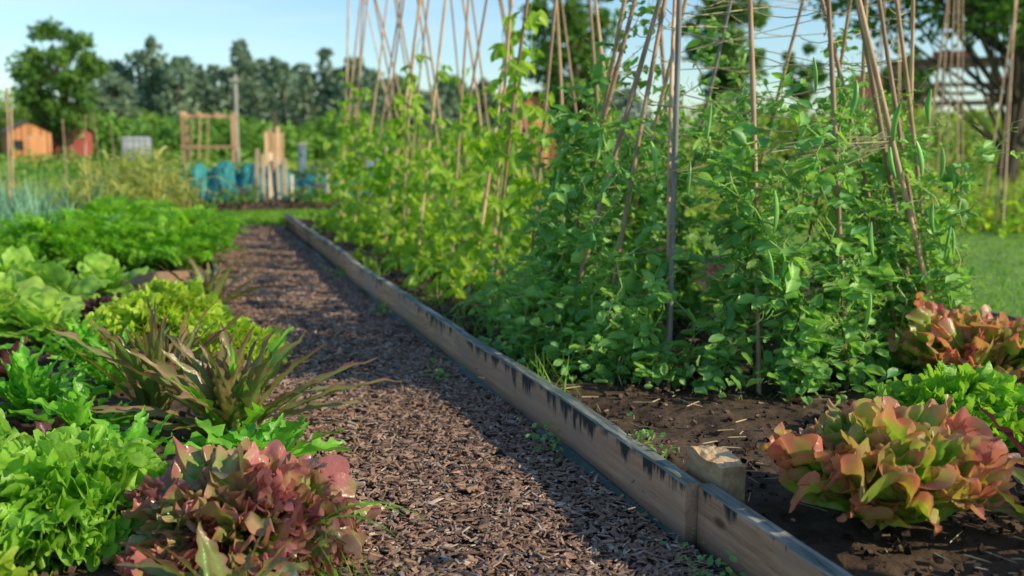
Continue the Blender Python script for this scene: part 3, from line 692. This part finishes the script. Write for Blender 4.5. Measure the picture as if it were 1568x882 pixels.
# ---------------------------------------------------------------- structures
def shed(name,b,D,w,dp,h,mat,rz):
    q=pol(b,D);e=empty(name,(q[0],q[1],0),rz);rh=h*.24
    wl=M('walls',[mat]);hw,hd=w/2,dp/2;eh=h-rh
    nb=int(w/.14)
    for sy in(-1,1):
        for i in range(nb):
            xa=-hw+i*w/nb+.006;xb=-hw+(i+1)*w/nb-.006
            za=eh+rh*(1-abs(xa)/hw);zb=eh+rh*(1-abs(xb)/hw);y=sy*(hd+.01*(i%2))
            wl.add([[xa,y,0],[xb,y,0],[xb,y,zb],[xa,y,za]],[[0,1,2,3]])
    nb=int(dp/.14)
    for sx in(-1,1):
        for i in range(nb):
            ya=-hd+i*dp/nb+.006;yb=-hd+(i+1)*dp/nb-.006;x=sx*(hw+.01*(i%2))
            wl.add([[x,ya,0],[x,yb,0],[x,yb,eh],[x,ya,eh]],[[0,1,2,3]])
    wl.done(False,e)
    rf=M('roof',[m_roof]);ov=.14
    for sx in(-1,1):
        for dz in(.03,.08):
            rf.add([[0,-hd-ov,h+dz],[0,hd+ov,h+dz],[sx*(hw+ov),hd+ov,eh-.03+dz],[sx*(hw+ov),-hd-ov,eh-.03+dz]],[[0,1,2,3]])
    rf.done(False,e)
    box('door',e,(w*.34,.04,eh*.86),(w*.12,-hd-.03,eh*.44),mat)
    box('window',e,(w*.22,.04,eh*.3),(-w*.28,-hd-.03,eh*.62),m_dgl)
    box('door_frame',e,(w*.38,.025,eh*.9),(w*.12,-hd-.018,eh*.45),m_pine)
    return e
shed('orange_garden_shed',-7.45,60,2.1,1.7,2.3,m_shedo,math.radians(20))
shed('red_garden_shed',-5.35,64,2.0,1.7,2.4,m_shedr,math.radians(15))
shed('orange_garden_shed',19.5,34,1.4,1.4,2.75,m_shedo,math.radians(-15))
q=pol(-2.2,62);e=empty('water_tank',(q[0],q[1],0),.1)
box('bottle',e,(1.6,1.2,1.25),(0,0,.95),m_white,0,.15)
box('pallet',e,(1.65,1.25,.14),(0,0,.2),m_grey)
for i in range(6): box('cage_bar_%d'%(i+1),e,(.03,.03,1.3),(-.8+i*.32,-.62,.95),m_grey)
for i in range(3): box('cage_rail_%d'%(i+1),e,(1.66,.03,.03),(0,-.64,.4+i*.5),m_grey)
q=pol(1.6,34);e=empty('timber_climbing_frame',(q[0],q[1],0),math.radians(-8))
for i,(x,y) in enumerate([(-.78,-.5),(.75,-.5),(-.78,.5),(.75,.5)]): box('post_%d'%(i+1),e,(.09,.09,1.95),(x,y,.98),m_frame,0,.01)
for i,(y,z) in enumerate([(-.5,1.98),(.5,1.98),(-.56,1.0)]): box('rail_%d'%(i+1),e,(1.7,.05,.09),(0,y,z),m_frame)
for i,x in enumerate([-.78,-.3,.25,.75]): box('cross_rail_%d'%(i+1),e,(.06,1.2,.07),(x,0,2.07),m_frame)
for i,x in enumerate([-.5,-.25,.0]): box('rung_%d'%(i+1),e,(.04,.04,1.4),(x,-.56,1.3),m_frame,0,0,0,.08)
q=pol(3.0,40);e=empty('utility_pole',(q[0],q[1],0))
o=M('pole',[m_grey]);V,Q=tube(np.linspace([0,0,0],[.02,0,3.7],6),.09,8);o.add(V,Q);o.done(True,e);box('crosspiece',e,(.4,.08,.08),(0,-.12,3.5),m_grey)
q=pol(4.9,34);e=empty('wooden_compost_tower',(q[0],q[1],0),.2)
for i in range(5): box('slat_%d'%(i+1),e,(.11,.03,U(1.3,1.75)),(-.26+i*.13,-.2,.8),m_frame,0,0,0,U(-.03,.03))
for i in range(3): box('rail_%d'%(i+1),e,(.62,.04,.08),(0,-.16,.3+i*.5),m_frame)
box('post',e,(.1,.1,2.1),(.1,.0,1.05),m_bark)
q=pol(6.5,30);e=empty('water_standpipe',(q[0],q[1],0))
box('casing',e,(.22,.2,1.05),(0,0,.52),m_blue,0,.03);box('tap',e,(.05,.16,.05),(0,-.16,.8),m_grey);box('cap',e,(.28,.26,.06),(0,0,1.08),m_grey,0,.02)
for b,h,w in [(4.0,.95,.07),(4.35,.85,.06),(4.75,.88,.08),(5.15,.8,.05),(5.5,.78,.08),(5.9,.5,.05),(7.9,.6,.06),(8.6,.52,.05)]:
    q=pol(b,17.8+U(-.3,.3));box('wooden_plank_stake',None,(w,.03,h),(q[0],q[1],h/2+.02),m_pine,U(-.4,.4),.004,U(-.05,.05),U(-.06,.06))
e=empty('insect_netting_tunnel');nt_=M('net',[m_net])
a0=pol(.8,20);a1=pol(10.5,18.8);nn=90
t=np.linspace(0,1,nn);s=np.linspace(0,PI,16)
Pn=np.zeros((nn,16,3))
for i in range(nn):
    c=a0*(1-t[i])+a1*t[i];hh=.66*(.62+.38*abs(math.cos(t[i]*PI*6))**.7)*(1-.3*(t[i]>.5))+.03*R.normal()
    Pn[i,:,0]=c[0]+.1*np.cos(s);Pn[i,:,1]=c[1]+.6*np.cos(s);Pn[i,:,2]=.03+hh*np.sin(s)**.7
Pn+=R.normal(size=Pn.shape)*.018
nt_.add(Pn,gridq(nn,16),None,np.stack([np.zeros(nn*16),np.clip(.5+.3*nz2(Pn[...,0].ravel()*2,Pn[...,2].ravel()*6,4),0,1)],1));nt_.done(True,e)
for i in range(7):
    c=a0*(1-i/6)+a1*i/6;P=np.stack([np.full(12,c[0]),c[1]+.62*np.cos(np.linspace(0,PI,12)),.03+.62*np.sin(np.linspace(0,PI,12))],1)
    o=M('hoop_%d'%(i+1),[m_blue]);V,Q=tube(P,.012,5);o.add(V,Q);o.done(True,e)
e=empty('white_fleece_tunnel');o=M('fleece',[m_white]);a0=pol(8.6,24);a1=pol(11.6,24.5)
for i in range(nn):
    c=a0*(1-t[i])+a1*t[i];hh=.95*(.7+.3*abs(math.cos(t[i]*PI*2)))*math.sin(PI*(.08+.84*t[i]))**.4
    Pn[i,:,0]=c[0]+.1*np.cos(s);Pn[i,:,1]=c[1]+.6*np.cos(s);Pn[i,:,2]=hh*np.sin(s)**.6
Pn+=R.normal(size=Pn.shape)*.015
o.add(Pn,gridq(nn,16));o.done(True,e)
mg=M('marigold_plants',[m_bush,m_fl])
for b,D in [(2.2,17.3),(3.2,17.0),(3.5,17.6),(7.2,17.2),(6.4,17.5),(6.9,17.0)]:
    q=pol(b,D);n=60;P=np.array([q[0],q[1],.15])+R.normal(size=(n,3))*[.14,.14,.07];mg.inst(T_leaf,P,frames(rdir(n),rdir(n)),.08,0)
    for j in range(9):
        c=np.array([q[0],q[1],.30])+R.normal(size=3)*[.14,.12,.06];k=12;a=np.arange(k)*2.4;d=np.stack([np.cos(a),np.sin(a),np.full(k,.3)],1)
        mg.inst(T_kite,np.tile(c,(k,1)),frames(d,np.tile([0,0,1.],(k,1))),.06,1)
mg.done()
q=pol(41.3,46);e=empty('timber_picnic_shelter',(q[0],q[1],0),math.radians(-40))
for i,(x,y) in enumerate([(-1.9,-.9),(1.9,-.9),(-1.9,.9),(1.9,.9),(0,-.9)]): box('post_%d'%(i+1),e,(.14,.14,4.4),(x,y,2.2),m_brown)
box('roof_deck',e,(4.4,2.4,.14),(0,0,4.5),m_brown);box('beam_front',e,(4.3,.1,.2),(0,-.98,4.25),m_brown);box('beam_mid',e,(4.0,.08,.16),(0,-.99,3.5),m_brown);box('table_top',e,(2.6,.9,.08),(0,0,3.2),m_brown);box('deck',e,(4.2,2.2,.12),(0,0,2.8),m_brown)
box('ridge_box',e,(1.5,1.4,.3),(.3,0,4.73),m_brick)
q=pol(38.6,120);e=empty('brick_house',(q[0],q[1],0),math.radians(-30))
box('walls',e,(7,6,6.2),(0,0,3.1),m_brick)
rf=M('roof',[m_brick]);rf.add([[-3.8,-3.3,6.1],[3.8,-3.3,6.1],[3.8,0,9],[-3.8,0,9],[-3.8,3.3,6.1],[3.8,3.3,6.1]],[[0,1,2,3],[3,2,5,4]],[[0,3,4],[1,5,2]]);rf.done(False,e)
for i,x in enumerate((-2,2)): box('window_%d'%(i+1),e,(1.2,.1,1.2),(x,-3.03,4.6),m_dgl)
box('door',e,(1,.1,2.1),(0,-3.04,1.05),m_dgl);box('chimney',e,(.8,.8,1.6),(2.4,0,9.2),m_brick)
for (b,D,n) in ((38.6,13.5,5),(41.5,14,6),(44.8,13,5)):
    q=pol(b,D);o=M('bamboo_cane_wigwam',[m_cane,m_bean])
    for i in range(n):
        a=2*PI*i/n;P=np.linspace([q[0]+.3*math.cos(a),q[1]+.3*math.sin(a),0],[q[0]+.1*math.cos(a)+U(-.1,.1),q[1]+.05*math.sin(a),3.3],8)
        V,Q=tube(P,.011,5);o.add(V,Q,None,None,0)
    k=160;P=np.stack([q[0]+R.normal(size=k)*.35,q[1]+R.normal(size=k)*.35,np.abs(R.normal(size=k))*.22],1)
    o.inst(T_bean,P,frames(rdir(k)*[1,1,.5],rdir(k)*.6+[0,0,1]),U(.07,.13,k),1);o.done()
cn=M('bamboo_canes',[m_cane])
for b,D,h in [(-8.9,14,2.0),(-8.5,13.5,1.7),(-8.7,14.5,1.85),(-5.7,24,1.6),(-4.9,24,1.7),(-4.0,26,1.8),(-3.2,25,1.5),(-8.3,15,1.5)]:
    q=pol(b,D);P=np.linspace([q[0],q[1],0],[q[0]+U(-.15,.15),q[1],h],5);V,Q=tube(P,.013,5);cn.add(V,Q)
cn.done()
# ---------------------------------------------------------------- light, sky, camera
el=math.radians(29);S=Vector((.74,-.60,0)).normalized();S=Vector((S.x*math.cos(el),S.y*math.cos(el),math.sin(el)))
ld=bpy.data.lights.new('sun','SUN');ld.energy=5.0;ld.angle=math.radians(.6);ld.color=(1,.86,.62)
lo_=bpy.data.objects.new('sun',ld);scn.collection.objects.link(lo_);lo_.rotation_euler=S.to_track_quat('Z','Y').to_euler();lo_.location=(10,-5,20)
w=bpy.data.worlds.new('World');scn.world=w;w.use_nodes=True;nt=w.node_tree;nt.nodes.clear()
sk=nt.nodes.new('ShaderNodeTexSky');sk.sky_type='NISHITA';sk.sun_disc=False;sk.sun_elevation=el;sk.sun_rotation=math.atan2(S.x,S.y)%(2*PI)
sk.air_density=1.15;sk.dust_density=.3;sk.ozone_density=1.9
tc=nt.nodes.new('ShaderNodeTexCoord');mp=nt.nodes.new('ShaderNodeMapping');mp.inputs['Scale'].default_value=(1,1,5);nt.links.new(tc.outputs['Generated'],mp.inputs[0])
cl=noisen(nt,2.2,6,mp.outputs[0],.55)
c=mixc(nt,1.0,sk.outputs[0],(.86,1.04,1.18),'MULTIPLY')
c=mixc(nt,ramp(nt,cl,(.52,1.1)),c,(6.4,6.8,7.2))
bg=nt.nodes.new('ShaderNodeBackground');bg.inputs[1].default_value=.15;nt.links.new(c,bg.inputs[0])
ow=nt.nodes.new('ShaderNodeOutputWorld');nt.links.new(bg.outputs[0],ow.inputs[0])
cd=bpy.data.cameras.new('camera');cam=bpy.data.objects.new('camera',cd);scn.collection.objects.link(cam);scn.camera=cam
cam.location=(0,0,1.0);cam.rotation_euler=(math.radians(90-8.07),0,math.radians(-18.3))
cd.lens=35;cd.sensor_width=36;cd.clip_start=.05;cd.clip_end=1500
cd.dof.use_dof=True;cd.dof.focus_distance=2.75;cd.dof.aperture_fstop=2.4
scn.view_settings.view_transform='Standard';scn.view_settings.look='None';scn.view_settings.exposure=0
